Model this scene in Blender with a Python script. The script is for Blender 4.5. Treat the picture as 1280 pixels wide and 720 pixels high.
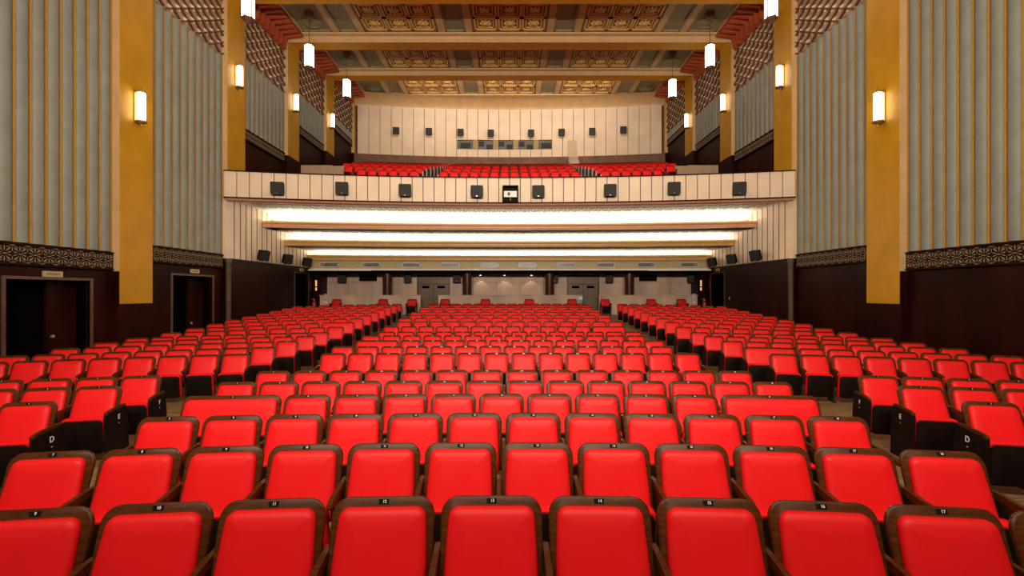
import bpy, math, random
from mathutils import Vector, Matrix

random.seed(7)
for o in list(bpy.data.objects):
    bpy.data.objects.remove(o)
SC = bpy.context.scene
COL = SC.collection
M = 1.0763          # building survey units -> metres
CZ = 2.13           # eye height above the lowest floor
FPX = 16 / 36 * 1280

# ------------------------------------------------------------------ camera
cam_d = bpy.data.cameras.new('camera')
cam_d.lens = 16.0
cam_d.sensor_width = 36.0
cam_d.shift_x = 3 / 1280
cam_d.shift_y = 5 / 1280
cam_d.clip_end = 200
cam = bpy.data.objects.new('camera', cam_d)
COL.objects.link(cam)
cam.location = (0, 0, CZ)
cam.rotation_euler = (math.radians(90), 0, 0)
SC.camera = cam

# ------------------------------------------------------------------ world, exposure
world = bpy.data.worlds.new('world')
SC.world = world
world.use_nodes = True
bg = world.node_tree.nodes['Background']
bg.inputs[0].default_value = (1.0, 0.86, 0.70, 1)
bg.inputs[1].default_value = 0.06
SC.view_settings.view_transform = 'Standard'
SC.view_settings.look = 'None'
SC.view_settings.gamma = 1
SC.view_settings.use_curve_mapping = False
SC.view_settings.exposure = 0.0


def area_light(name, loc, rot, sx, sy, power, color):
    d = bpy.data.lights.new(name, 'AREA')
    d.shape = 'RECTANGLE'
    d.size, d.size_y = sx, sy
    d.energy = power
    d.color = color
    o = bpy.data.objects.new(name, d)
    COL.objects.link(o)
    o.location = loc
    o.rotation_euler = rot
    return o


# stage lighting bar above the front of the stage, thrown into the house
area_light('stage_light_bar', (0, -1.0, CZ + 5.4), (math.radians(97), 0, 0), 9.0, 0.35, 2750, (1.0, 0.86, 0.68)).data.spread = math.radians(166)
# added fill, unseen behind the ceiling beam, to brighten the middle stalls
area_light('added_stalls_fill', (0, 13.4 * M, CZ + 11.0 * M), (math.radians(-4), 0, 0), 12.0, 0.7, 620, (1.0, 0.84, 0.66))
# another added fill, behind the last ceiling beam, lifting the upper back wall
area_light('added_balcony_fill', (0, 26.95 * M, CZ + 12.72 * M), (math.radians(50), 0, 0), 15.0, 0.15, 420, (1.0, 0.84, 0.66))

COVE = [(17.0, 19.9, 19.05, 2.71, 2.98, 3.42), (19.9, 21.6, 20.9, 2.13, 2.41, 2.71), (21.6, 23.8, 23.3, 1.62, 1.90, 2.13)]
for ci, (_, dc, de, hb, ht, hu) in enumerate(COVE):
    for i in range(8):
        xa, xb = -10.2 + i * 2.55, -10.2 + (i + 1) * 2.55
        xm = (xa + xb) / 2
        ym = dc - (dc - de) * (xm / 10.35) ** 2 + 0.47
        yaw = math.atan(-2 * (dc - de) * xm / 10.35 ** 2)
        area_light('cove_tube_light', (xm * M, ym * M, (ht - 0.035) * M + CZ), (math.radians(205), 0, yaw), 2.5 * M, 0.12, 34, (1.0, 0.90, 0.74))


# ------------------------------------------------------------------ materials
def mat(name, color, rough=0.5, metal=0.0, noise=0.0, nscale=6.0, emit=None, estr=0.0, spec=0.5, bump=0.0, coat=0.0, stretch=None):
    m = bpy.data.materials.new(name)
    m.use_nodes = True
    nt = m.node_tree
    b = nt.nodes['Principled BSDF']
    b.inputs['Base Color'].default_value = (*color, 1)
    b.inputs['Roughness'].default_value = rough
    b.inputs['Metallic'].default_value = metal
    b.inputs['Specular IOR Level'].default_value = spec
    b.inputs['Coat Weight'].default_value = coat
    if noise or bump:
        tc = nt.nodes.new('ShaderNodeTexCoord')
        mp = nt.nodes.new('ShaderNodeMapping')
        if stretch:
            mp.inputs['Scale'].default_value = stretch
        nz = nt.nodes.new('ShaderNodeTexNoise')
        nz.inputs['Scale'].default_value = nscale
        nz.inputs['Detail'].default_value = 4
        nt.links.new(tc.outputs['Object'], mp.inputs[0])
        nt.links.new(mp.outputs[0], nz.inputs['Vector'])
        if noise:
            rp = nt.nodes.new('ShaderNodeValToRGB')
            rp.color_ramp.elements[0].position = 0.3
            rp.color_ramp.elements[1].position = 0.7
            rp.color_ramp.elements[0].color = (*[max(0, c * (1 - noise)) for c in color], 1)
            rp.color_ramp.elements[1].color = (*[min(1, c * (1 + noise)) for c in color], 1)
            nt.links.new(nz.outputs['Fac'], rp.inputs[0])
            nt.links.new(rp.outputs[0], b.inputs['Base Color'])
        if bump:
            bp = nt.nodes.new('ShaderNodeBump')
            bp.inputs['Strength'].default_value = bump
            bp.inputs['Distance'].default_value = 0.01
            nt.links.new(nz.outputs['Fac'], bp.inputs['Height'])
            nt.links.new(bp.outputs[0], b.inputs['Normal'])
    if emit:
        b.inputs['Emission Color'].default_value = (*emit, 1)
        b.inputs['Emission Strength'].default_value = estr
    return m


RED = mat('red_vinyl', (0.72, 0.008, 0.010), 0.48, spec=0.2, noise=0.06, nscale=5, bump=0.03)
WOOD = mat('varnished_brown_wood', (0.072, 0.019, 0.004), 0.36, noise=0.35, nscale=9, spec=0.14, stretch=(1, 6, 6))
BLACK = mat('black_painted_board', (0.009, 0.005, 0.004), 0.5, noise=0.2, nscale=8, spec=0.05)
IRON = mat('dark_cast_iron', (0.020, 0.013, 0.010), 0.4, metal=0.3, noise=0.3, nscale=20)
PLATE = mat('black_number_plate', (0.006, 0.006, 0.006), 0.3, noise=0.1)
WHITE = mat('white_lettering', (0.80, 0.78, 0.72), 0.5, noise=0.03)
STEEL = mat('brushed_steel', (0.6, 0.56, 0.5), 0.3, metal=0.8, noise=0.1)
PALE_END = mat('grey_seat_end', (0.42, 0.38, 0.34), 0.4, noise=0.1)
FLUTE = mat('grey_green_plaster', (0.215, 0.23, 0.198), 0.6, noise=0.10, nscale=2.5)
FILLET = mat('ochre_fillet', (0.46, 0.24, 0.03), 0.6, noise=0.1)
OCHRE = mat('ochre_paint', (0.50, 0.255, 0.008), 0.5, spec=0.25, noise=0.10, nscale=1.6)
BEAMGOLD = mat('beam_gold_paint', (0.85, 0.42, 0.03), 0.6, noise=0.06, nscale=1.6, spec=0.05)
PEACH = mat('peach_paint', (0.64, 0.41, 0.20), 0.55, noise=0.08, nscale=2)
CREAM = mat('cream_panel', (0.78, 0.61, 0.45), 0.5, noise=0.06, nscale=1.2)
GAP = mat('dark_joint', (0.10, 0.05, 0.03), 0.7, noise=0.1)
WAINSCOT = mat('dark_mahogany_panelling', (0.018, 0.0028, 0.0018), 0.42, noise=0.45, nscale=1.4, spec=0.08, stretch=(1, 1, 0.35))
TRIMBROWN = mat('brown_door_trim', (0.10, 0.05, 0.03), 0.35, noise=0.2)
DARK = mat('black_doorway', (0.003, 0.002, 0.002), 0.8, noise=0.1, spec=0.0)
SALMON = mat('salmon_moulding', (0.72, 0.33, 0.20), 0.45, noise=0.1)
GOLD = mat('gold_moulding', (0.62, 0.33, 0.09), 0.4, noise=0.15)
COVEWHITE = mat('white_cove_plaster', (0.86, 0.82, 0.74), 0.7, noise=0.03)
FRIEZE = mat('frieze_relief', (0.42, 0.35, 0.20), 0.6, noise=0.2)
FASCIA = mat('buff_fascia', (0.52, 0.38, 0.20), 0.5, noise=0.08)
VENTGREY = mat('vent_grey', (0.20, 0.20, 0.19), 0.4, metal=0.4, noise=0.1)
REARWALL = mat('mauve_brown_plaster', (0.60, 0.42, 0.33), 0.6, noise=0.25, nscale=1.0, stretch=(1, 1, 0.4))
REARDOOR = mat('grey_brown_door', (0.16, 0.11, 0.075), 0.35, noise=0.25, nscale=1.3)
MAROON = mat('maroon_column', (0.060, 0.016, 0.012), 0.22, noise=0.15, coat=0.4)
FLOORWOOD = mat('worn_floorboards', (0.20, 0.12, 0.055), 0.45, noise=0.4, nscale=3, stretch=(0.6, 6, 1))
CARPET = mat('red_carpet_edge', (0.26, 0.02, 0.015), 0.9, noise=0.2, nscale=30)
BALCFLOOR = mat('balcony_carpet', (0.10, 0.03, 0.02), 0.9, noise=0.2, nscale=12)
LATTICE = mat('dark_bronze_board', (0.020, 0.009, 0.005), 0.6, noise=0.3, spec=0.04)
PETAL = mat('pale_gilt_petal', (0.36, 0.27, 0.17), 0.6, noise=0.12, spec=0.1)
ROD = mat('bronze_rod', (0.13, 0.055, 0.022), 0.45, noise=0.2)
RELIEF = mat('buff_relief', (0.76, 0.58, 0.42), 0.6, noise=0.15)
GRBACK = mat('brown_grille_backing', (0.36, 0.23, 0.15), 0.6, noise=0.1)
LOUVRE = mat('rust_red_louvre', (0.42, 0.075, 0.022), 0.5, noise=0.15)
COFFERGOLD = mat('antique_gold_plaster', (0.25, 0.125, 0.04), 0.5, noise=0.2, nscale=7)
GILT = mat('gilded_relief', (0.74, 0.45, 0.16), 0.45, noise=0.12)
COFFERGREY = mat('olive_grey_plaster', (0.29, 0.24, 0.135), 0.6, noise=0.15)
DADO = mat('brown_dado', (0.16, 0.065, 0.035), 0.5, noise=0.25, nscale=1.5)
SPEAKER = mat('charcoal_speaker_cloth', (0.022, 0.019, 0.017), 0.7, noise=0.2, nscale=40)
GLASSGREY = mat('port_grey_glass', (0.16, 0.16, 0.15), 0.2, noise=0.15, nscale=3)
BRASS = mat('aged_brass', (0.42, 0.26, 0.10), 0.35, metal=0.7, noise=0.15)
LAMPGLASS = mat('lit_lamp_glass', (0.9, 0.87, 0.8), 0.3, noise=0.02, emit=(1.0, 0.92, 0.78), estr=8.0)
DOWNLIGHT = mat('lit_downlight', (0.9, 0.8, 0.7), 0.3, noise=0.02, emit=(1.0, 0.75, 0.5), estr=10.0)
AMBER = mat('lit_amber_sign', (0.8, 0.4, 0.1), 0.4, noise=0.02, emit=(1.0, 0.42, 0.10), estr=0.9)
SIGNCREAM = mat('aged_cream_sign', (0.45, 0.35, 0.20), 0.5, noise=0.1)
SIGNINK = mat('brown_sign_ink', (0.24, 0.17, 0.08), 0.6, noise=0.1)
POSTERGREEN = mat('green_notice', (0.20, 0.34, 0.22), 0.6, noise=0.15)
EXTRED = mat('extinguisher_red', (0.40, 0.02, 0.03), 0.35, noise=0.1)
PINKWHITE = mat('pale_notice', (0.62, 0.42, 0.42), 0.6, noise=0.15)
WHITEPLASTIC = mat('white_plastic', (0.75, 0.72, 0.68), 0.4, noise=0.04)


# ------------------------------------------------------------------ mesh builder
class MB:
    def __init__(s, sx=1):
        s.v, s.f, s.m, s.sx = [], [], [], sx

    def add(s, verts, faces, mi=0):
        b = len(s.v)
        s.v += [(x * s.sx, y, z) for x, y, z in verts]
        for f in faces:
            g = [b + i for i in f]
            s.f.append(g[::-1] if s.sx < 0 else g)
            s.m.append(mi)

    def box(s, x0, x1, y0, y1, z0, z1, mi=0):
        x0, x1 = min(x0, x1), max(x0, x1)
        v = [(x, y, z) for z in (z0, z1) for y in (y0, y1) for x in (x0, x1)]
        s.add(v, [(0, 2, 3, 1), (4, 5, 7, 6), (0, 1, 5, 4), (2, 6, 7, 3), (0, 4, 6, 2), (1, 3, 7, 5)], mi)

    def obox(s, c, ax, ay, az, mi=0):
        c, ax, ay, az = Vector(c), Vector(ax), Vector(ay), Vector(az)
        v = [tuple(c + ax * i + ay * j + az * k) for k in (-1, 1) for j in (-1, 1) for i in (-1, 1)]
        s.add(v, [(0, 2, 3, 1), (4, 5, 7, 6), (0, 1, 5, 4), (2, 6, 7, 3), (0, 4, 6, 2), (1, 3, 7, 5)], mi)

    def loft(s, rings, mi=0, cap0=True, cap1=True, closed=True, mis=None):
        n = len(rings[0])
        v = [p for r in rings for p in r]
        k = n if closed else n - 1
        for r in range(len(rings) - 1):
            fs = [(r * n + i, r * n + (i + 1) % n, (r + 1) * n + (i + 1) % n, (r + 1) * n + i) for i in range(k)]
            if r == 0:
                b = len(s.v)
                s.add(v, [], mi)
            for i, f in enumerate(fs):
                g = [b + q for q in f]
                s.f.append(g[::-1] if s.sx < 0 else g)
                s.m.append(mis[i] if mis else mi)
        for flag, ring, rev in ((cap0, 0, True), (cap1, len(rings) - 1, False)):
            if flag:
                g = [b + ring * n + i for i in range(n)]
                if rev != (s.sx < 0):
                    g = g[::-1]
                s.f.append(g)
                s.m.append(mi)

    def lathe(s, prof, c=(0, 0, 0), n=16, mi=0, axis='z'):
        rings = []
        for r, h in prof:
            ring = []
            for i in range(n):
                a = 2 * math.pi * i / n
                p = (r * math.cos(a), r * math.sin(a), h)
                if axis == 'y':
                    p = (p[0], p[2], p[1])
                elif axis == 'x':
                    p = (p[2], p[0], p[1])
                ring.append((p[0] + c[0], p[1] + c[1], p[2] + c[2]))
            rings.append(ring)
        s.loft(rings, mi)

    def prism(s, poly, x0, x1, mi=0, bev=0.0):
        # polygon in (y, z) extruded along x
        if bev:
            cy = sum(p[0] for p in poly) / len(poly)
            cz = sum(p[1] for p in poly) / len(poly)

            def ins(p):
                d = math.hypot(p[0] - cy, p[1] - cz) or 1
                k = max(0.2, 1 - bev / d)
                return (cy + (p[0] - cy) * k, cz + (p[1] - cz) * k)
            small = [ins(p) for p in poly]
            seq = [(x0, small), (x0 + bev, poly), (x1 - bev, poly), (x1, small)]
        else:
            seq = [(x0, poly), (x1, poly)]
        s.loft([[(x, y, z) for y, z in pl] for x, pl in seq], mi)


def put(name, mb, mats, parent=None, u=True, smooth=None, base=None):
    """links one mesh; u: builder is in survey units relative to the eye"""
    if not isinstance(mats, (list, tuple)):
        mats = [mats]
    vs = [(x * M, y * M, z * M + CZ) for x, y, z in mb.v] if u else mb.v
    org = Vector((0, 0, 0))
    if parent is not None and u:
        p = parent
        while p is not None:
            org += p.location
            p = p.parent
    elif base == 'auto':
        xs, ys, zs = zip(*vs)
        org = Vector(((min(xs) + max(xs)) / 2, (min(ys) + max(ys)) / 2, min(zs)))
    if org.length:
        vs = [(x - org.x, y - org.y, z - org.z) for x, y, z in vs]
    me = bpy.data.meshes.new(name)
    me.from_pydata(vs, [], mb.f)
    for mm in mats:
        me.materials.append(mm)
    me.polygons.foreach_set('material_index', mb.m)
    if smooth is not None:
        me.polygons.foreach_set('use_smooth', [True] * len(me.polygons))
        me.set_sharp_from_angle(angle=math.radians(smooth))
    me.update()
    o = bpy.data.objects.new(name, me)
    COL.objects.link(o)
    if parent is not None:
        o.parent = parent
    elif base == 'auto':
        o.location = org
    return o


def tag(o, label=None, cat=None, group=None, kind=None):
    if label:
        o['label'] = label
    if cat:
        o['category'] = cat
    if group:
        o['group'] = group
    if kind:
        o['kind'] = kind
    return o


def thing(name, loc_u, label, cat, group=None, kind=None, metres=False):
    o = bpy.data.objects.new(name, None)
    COL.objects.link(o)
    x, y, z = loc_u
    o.location = (x, y, z) if metres else (x * M, y * M, z * M + CZ)
    return tag(o, label, cat, group, kind)


_txt = {}


def text(name, s, size, mt, parent, loc, rot):
    key = (s, size, mt.name)
    if key not in _txt:
        c = bpy.data.curves.new('lettering', 'FONT')
        c.body = s
        c.size = size
        c.align_x = 'CENTER'
        c.align_y = 'CENTER'
        c.extrude = 0.0008
        c.offset = size * 0.02
        c.materials.append(mt)
        tmp = bpy.data.objects.new('lettering', c)
        COL.objects.link(tmp)
        bpy.context.view_layer.update()
        _txt[key] = bpy.data.meshes.new_from_object(tmp.evaluated_get(bpy.context.evaluated_depsgraph_get()))
        bpy.data.objects.remove(tmp)
    o = bpy.data.objects.new(name, _txt[key])
    COL.objects.link(o)
    o.parent = parent
    o.location = loc
    o.rotation_euler = rot
    return o


def side(s):
    return 'left' if s < 0 else 'right'


ORD = ['zeroth', 'first', 'second', 'third', 'fourth', 'fifth', 'sixth', 'seventh', 'eighth', 'ninth', 'tenth', 'eleventh', 'twelfth',
       'thirteenth', 'fourteenth', 'fifteenth', 'sixteenth', 'seventeenth', 'eighteenth', 'nineteenth', 'twentieth',
       'twenty-first', 'twenty-second', 'twenty-third']

# ------------------------------------------------------------------ floor
HTOP = [(-4, -0.95), (0, -1.02), (2.37, -1.058), (4.3, -1.142), (6.24, -1.213), (7.8, -1.245), (9.31, -1.244), (11.4, -1.205), (13.3, -1.155),
        (14.5, -1.09), (15.5, -1.0), (18.4, -0.81), (21.3, -0.615), (22.3, -0.575), (24.6, -0.39), (40, -0.30)]
SEAT_H = 0.88


def htop(d):
    for (a, ha), (b, hb) in zip(HTOP, HTOP[1:]):
        if a <= d <= b:
            return ha + (hb - ha) * (d - a) / (b - a)
    return HTOP[-1][1]


def floor_z(d):
    return CZ + htop(d) - SEAT_H


fl = MB()
ys = [-3 + 0.5 * i for i in range(64)]
rows_ = [[(-11.9, y, floor_z(y)), (11.9, y, floor_z(y))] for y in ys]
under = [[(-11.9, y, floor_z(y) - 0.3), (11.9, y, floor_z(y) - 0.3)] for y in ys]
fl.loft(rows_, 0, False, False, closed=False)
fl.loft([r[::-1] for r in under], 0, False, False, closed=False)
floor = put('floor', fl, FLOORWOOD, u=False)
tag(floor, 'worn brown wooden floorboards under all the stalls seats', 'floor', kind='structure')
for s in (-1, 1):
    ca = MB(s)
    y0, y1 = 7.58, 7.70
    ca.box(3.95, 4.95, y0, y1, floor_z(7.6) - 0.02, floor_z(7.6) + 0.11)
    put('trim_1' if s < 0 else 'trim_2', ca, CARPET, u=False)
    tag(COL.objects[-1], 'low red carpeted step edge crossing the %s aisle' % side(s), 'step', kind='structure')

# ------------------------------------------------------------------ side walls
D = [3.0, 7.5, 12.0, 16.6, 21.15, 25.6, 30.2]           # near faces of the pillars
PW = 1.13
XP, XW = 10.3, 10.5
LAT = {0: (0.565, 1.05), 1: (0.565, 1.05), 2: (0.86, 1.37), 3: (6.0, 6.46), 4: (7.83, 8.26), 5: (9.64, 10.05)}
GB = {0: 7.35, 1: 7.98, 2: 8.61, 3: 9.24, 4: 9.88, 5: 10.52}
GT = {0: 9.32, 1: 9.95, 2: 10.58, 3: 11.21, 4: 11.85, 5: 12.48}
HC = {0: 9.98, 1: 10.61, 2: 11.25, 3: 11.88, 4: 12.42, 5: 13.0}


def flutes(mb, d0, d1, h0, h1):
    n = round((d1 - d0) / 0.345)
    p = (d1 - d0) / n
    for i in range(n):
        a = d0 + i * p
        q = p * 0.86
        K = 8
        pts = [(XW + 0.04 - 0.13 * math.sin(math.pi * k / K), a + q * (0.5 - 0.5 * math.cos(math.pi * k / K))) for k in range(K + 1)]
        ring = [(XW + 0.06, a)] + pts + [(XW + 0.06, a + q)]
        lo = [(x, y, h0) for x, y in ring]
        hi = [(x, y, h1 - 0.05) for x, y in ring]
        lo = [(x, y, h0 + 0.01) for x, y in ring]
        mb.loft([lo, hi], 0)
        mb.box(XW - 0.03, XW + 0.06, a + q, a + p, h0 + 0.01, h1 - 0.03, 1)


def lattice_band(parent, sx, d0, d1, h0, h1):
    b = MB(sx)
    h0, h1 = h0 + 0.008, h1 - 0.008
    b.box(XW - 0.06, XW + 0.02, d0, d1, h0, h1, 0)
    b.box(XW - 0.085, XW - 0.05, d0, d1, h1 - 0.035, h1, 0)
    b.box(XW - 0.085, XW - 0.05, d0, d1, h0, h0 + 0.035, 0)
    put('backing_board', b, LATTICE, parent)
    p = MB(sx)
    x = XW - 0.053
    n = max(1, round((d1 - d0) / 0.31))
    pitch = (d1 - d0) / n
    hm = (h0 + h1) / 2
    hh = (h1 - h0) / 2 - 0.045

    def petal(cy, cz, ang, r0, r1, w):
        dy, dz = math.cos(ang), math.sin(ang)
        py, pz = -dz, dy
        rm = r0 + (r1 - r0) * 0.62
        P = [(cy + dy * r0, cz + dz * r0), (cy + dy * rm + py * w, cz + dz * rm + pz * w), (cy + dy * r1, cz + dz * r1),
             (cy + dy * rm - py * w, cz + dz * rm - pz * w)]
        if any(q[0] < d0 or q[0] > d1 for q in P):
            return
        p.add([(x + 0.02, *q) for q in P] + [(x - 0.012, *q) for q in P],
              [(4, 5, 6, 7), (0, 1, 5, 4), (1, 2, 6, 5), (2, 3, 7, 6), (3, 0, 4, 7)], 0)
    for i in range(n):
        c = d0 + (i + 0.5) * pitch
        for k in range(10):
            ang = math.pi / 10 + k * math.pi / 5
            rr = hh * (0.86 if k % 5 in (0, 4) else 0.93)
            rr = min(rr, 0.47 * pitch / max(0.3, abs(math.cos(ang))))
            petal(c, hm, ang, hh * 0.26, rr * 0.95, 0.010)
        petal(c, hm, 0, -0.06, 0.06, 0.011)
        for e in (-1, 1):
            cc = c + pitch / 2
            for k in range(5):
                ang = -e * math.pi / 2 + (k - 2) * 0.55
                petal(cc, hm + e * hh, ang, 0.05, 0.14, 0.006)
            petal(cc, hm + e * (hh - 0.01), 0, -0.06, 0.06, 0.010)
    put('petal_relief', p, PETAL, parent)


def diamond_grille(parent, sx, d0, d1, h0, h1):
    b = MB(sx)
    b.box(XW - 0.01, XW + 0.05, d0, d1, h0 + 0.008, h1)
    put('backing_panel', b, GRBACK, parent)
    sl, v = 0.62, 0.41
    w = v / sl
    bars = MB(sx)
    for sg in (1, -1):
        k = -40
        while k < 60:
            # h = h0 + sg*sl*(d-d0) + k*v
            c = h0 + k * v
            ts = []
            lo, hi = 0.0, d1 - d0
            ha, hb_ = c + sg * sl * lo, c + sg * sl * hi
            t0, t1 = lo, hi
            for lim, up in ((h0 + 0.035, False), (h1 - 0.03, True)):
                for tt in ((lim - c) / (sg * sl),):
                    inc = sg > 0
                    if up:
                        if inc:
                            t1 = min(t1, tt)
                        else:
                            t0 = max(t0, tt)
                    else:
                        if inc:
                            t0 = max(t0, tt)
                        else:
                            t1 = min(t1, tt)
            if t1 - t0 > 0.03:
                pa = Vector((XW - 0.05, d0 + t0, c + sg * sl * t0))
                pb = Vector((XW - 0.05, d0 + t1, c + sg * sl * t1))
                dr = (pb - pa)
                nn = Vector((0, -dr.z, dr.y)).normalized()
                bars.obox((pa + pb) / 2, (0.045, 0, 0), dr / 2, nn * 0.016)
            k += 1
    put('diamond_lattice', bars, ROD, parent)
    rl = MB(sx)
    i = -2
    while i * w / 2 < (d1 - d0) + w:
        j = -1
        while True:
            cz = h0 + j * v + (v / 2 if i % 2 else 0)
            if cz > h1:
                break
            cy = d0 + i * w / 2
            if d0 + 0.04 < cy < d1 - 0.04 and h0 + 0.05 < cz < h1 - 0.05:
                a, bb = w * 0.36, v * 0.36
                a = min(a, cy - d0, d1 - cy)
                P = [(XW, cy - a, cz), (XW, cy, cz - bb), (XW, cy + a, cz), (XW, cy, cz + bb), (XW - 0.06, cy - a * 0.25, cz + bb * 0.15)]
                rl.add(P, [(0, 1, 4), (1, 2, 4), (2, 3, 4), (3, 0, 4)])
            j += 1
        i += 1
    put('scale_relief', rl, RELIEF, parent)


def wains(mb, d0, d1, h0, h1, door=None):
    if door is None:
        mb.box(XW, XW + 0.12, d0, d1, h0, h1)
        return
    a, b_, t = door
    mb.box(XW, XW + 0.12, d0, a, h0, h1)
    mb.box(XW, XW + 0.12, b_, d1, h0, h1)
    mb.box(XW, XW + 0.12, a, b_, t, h1)


DOORS = {1: (9.46, 11.38, 0.28), 2: (14.16, 16.06, 0.53)}
for s in (-1, 1):
    sd = side(s)
    wall = thing('wall_' + sd, (s * 10.6, 14, -2.2), 'tall %s side wall of grey-green fluting over dark panelling' % sd, 'wall', kind='structure')
    w = MB(s)
    f = MB(s)
    uw = MB(s)
    for k in range(0, 6):
        d0, d1 = D[k] + PW, D[k + 1]
        flutes(f, d0 + 0.005, d1 - 0.005, LAT[k][1], GB[k])
        if k <= 2:
            wains(w, d0 - PW if k == 0 else d0, d1, -2.35, LAT[k][0], DOORS.get(k) if s < 0 else None)
        else:
            uw.box(XW, XW + 0.12, d0, d1, 3.3, LAT[k][0] - 0.002)
    for k in (1, 2):
        w.box(XP + 0.03, XW + 0.12, D[k], D[k] + PW, -2.35, -0.315)
    put('fluted_panelling', f, [FLUTE, FILLET], wall, smooth=35)
    put('dark_panelling', w, WAINSCOT, wall)
    put('balcony_panelling', uw, WAINSCOT, wall)
    bk = MB(s)
    bk.box(XW + 0.5, XW + 0.7, 2.5, 31.5, -2.6, 14.5)
    put('outer_masonry', bk, DARK, wall)
    # pillars
    for k in range(0, 7):
        bot = {0: -0.315, 1: -0.315, 2: -0.315, 3: 3.45, 4: 6.36, 5: 7.95, 6: 9.24}[k]
        top = HC[min(k, 5)] + 0.15
        p = MB(s)
        p.box(XP, XW + 0.12, D[k] + 0.02, D[k] + PW, bot, top, 0)
        p.box(XP + 0.004, XW + 0.12, D[k], D[k] + 0.02, max(bot, 0.55) if k < 3 else bot, top, 1)
        if k < 3:
            p.box(XP + 0.004, XW + 0.12, D[k], D[k] + 0.02, bot, 0.55, 2)
        if k > 3:
            p.box(XP + 0.04, XW + 0.12, D[k], D[k] + PW, 3.3, bot, 2)
        o = put('pillar', p, [OCHRE, PEACH, WAINSCOT])
        tag(o, 'ochre pillar on the %s wall, %s' % (sd, ['behind the view', 'beside the stage', 'with the lowest wall lamp', 'standing at the balcony front',
            'first one above the balcony', 'second one above the balcony', 'at the corner of the upper back wall'][k]), 'pillar', kind='structure')
    # lattice bands and diamond grilles
    for k in range(1, 6):
        d0, d1 = D[k] + PW + 0.01, D[k + 1] - 0.01
        nm = ['', 'in the bay nearest the stage', 'in the bay just before the balcony', 'in the first bay above the balcony', 'in the second bay above the balcony',
              'in the rearmost bay above the balcony'][k]
        t = thing('lattice_panel', (s * XW, (d0 + d1) / 2, LAT[k][0]), 'dark floral lattice band under the fluting, %s wall, %s' % (sd, nm), 'panel', 'floral lattice bands')
        lattice_band(t, s, d0, d1, *LAT[k])
        if k >= 2:
            t = thing('diamond_grille', (s * XW, (d0 + d1) / 2, GB[k]), 'buff diamond grille above the fluting, %s wall, %s' % (sd, nm), 'grille', 'diamond grilles')
            diamond_grille(t, s, d0, d1, GB[k], GT[k])
            t = thing('louvred_cove', (s * XW, (d0 + d1) / 2, GT[k]), 'rust-red louvred cornice over the diamond grille, %s wall, %s' % (sd, nm), 'cornice', 'louvred cornices')
            b = MB(s)
            top = HC[k]
            b.box(XW - 0.05, XW + 0.05, d0, d1, GT[k], top)
            b.box(9.55, XW, d0, d1, top - 0.05, top + 0.05)
            put('backing', b, LOUVRE, t)
            b = MB(s)
            n = 9
            for i in range(n):
                c = d0 + (i + 0.5) * (d1 - d0) / n
                b.loft([[(x, c - 0.07, z) for x, z in ((XW - 0.05, GT[k]), (XW - 0.2, GT[k] + 0.03), (XW - 0.24, top - 0.2), (9.55, top - 0.12), (9.55, top), (XW - 0.05, top))],
                        [(x, c + 0.07, z) for x, z in ((XW - 0.05, GT[k]), (XW - 0.2, GT[k] + 0.03), (XW - 0.24, top - 0.2), (9.55, top - 0.12), (9.55, top), (XW - 0.05, top))]])
            put('louvre_fin', b, LOUVRE, t)
    # doors of the left wall
    if s < 0:
        for k, (a, b_, tt) in DOORS.items():
            nm = 'beside the stage' if k == 1 else 'just before the balcony'
            t = thing('door_%d' % k, (-XW - 0.2, (a + b_) / 2, -2.2), 'dark open doorway with brown trim in the left wall, %s' % nm, 'door', kind='structure')
            m_ = MB(-1)
            m_.box(XW - 0.03, XW + 0.05, a - 0.07, a, -2.2, tt + 0.06)
            m_.box(XW - 0.03, XW + 0.05, b_, b_ + 0.07, -2.2, tt + 0.06)
            m_.box(XW - 0.03, XW + 0.05, a, b_, tt, tt + 0.06)
            put('door_frame', m_, TRIMBROWN, t)
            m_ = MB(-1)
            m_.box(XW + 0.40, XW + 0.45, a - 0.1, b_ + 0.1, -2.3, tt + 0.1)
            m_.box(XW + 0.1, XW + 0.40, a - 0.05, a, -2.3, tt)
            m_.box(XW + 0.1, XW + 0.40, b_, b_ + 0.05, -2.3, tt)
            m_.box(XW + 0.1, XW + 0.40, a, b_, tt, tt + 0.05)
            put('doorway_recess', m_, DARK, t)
            m_ = MB(-1)
            m_.box(XW + 0.32, XW + 0.38, b_ - 0.75, b_ - 0.02, -2.2, tt - 0.03)
            lf = put('door_leaf', m_, WAINSCOT, t)
            m_ = MB(-1)
            m_.lathe([(0.012, 0), (0.035, 0.01), (0.045, 0.04), (0.03, 0.07), (0, 0.075)], (XW + 0.24, b_ - 0.65, -1.05), 10, axis='x')
            put('door_knob', m_, STEEL, lf)
            # sign plate above the door
            c0, c1, z0, z1 = ((10.22, 10.66, 0.345, 0.475) if k == 1 else (14.95, 15.35, 0.63, 0.755))
            t = thing('sign_plate', (-XW + 0.03, (c0 + c1) / 2, z0), 'small cream sign plate above the doorway %s, left wall' % nm, 'sign', 'door signs')
            m_ = MB(-1)
            m_.box(XW - 0.04, XW, c0, c1, z0, z1)
            put('board', m_, SIGNCREAM, t)
            m_ = MB(-1)
            for q in range(5):
                yy = c0 + 0.09 + q * (c1 - c0 - 0.18) / 4
                m_.box(XW - 0.046, XW - 0.036, yy - 0.022, yy + 0.022, z0 + 0.04, z1 - 0.04)
            put('faded_lettering', m_, SIGNINK, t)
    # slim pipe column at the balcony front
    m_ = MB(s)
    m_.lathe([(0.085, -2.3), (0.085, 1.05), (0.11, 1.1), (0.11, 1.22)], (XP + 0.02, 16.7, 0), 14)
    o = put('half_column', m_, mat('pewter_pipe_' + sd, (0.16, 0.11, 0.08), 0.3, metal=0.3, noise=0.2), smooth=40)
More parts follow.
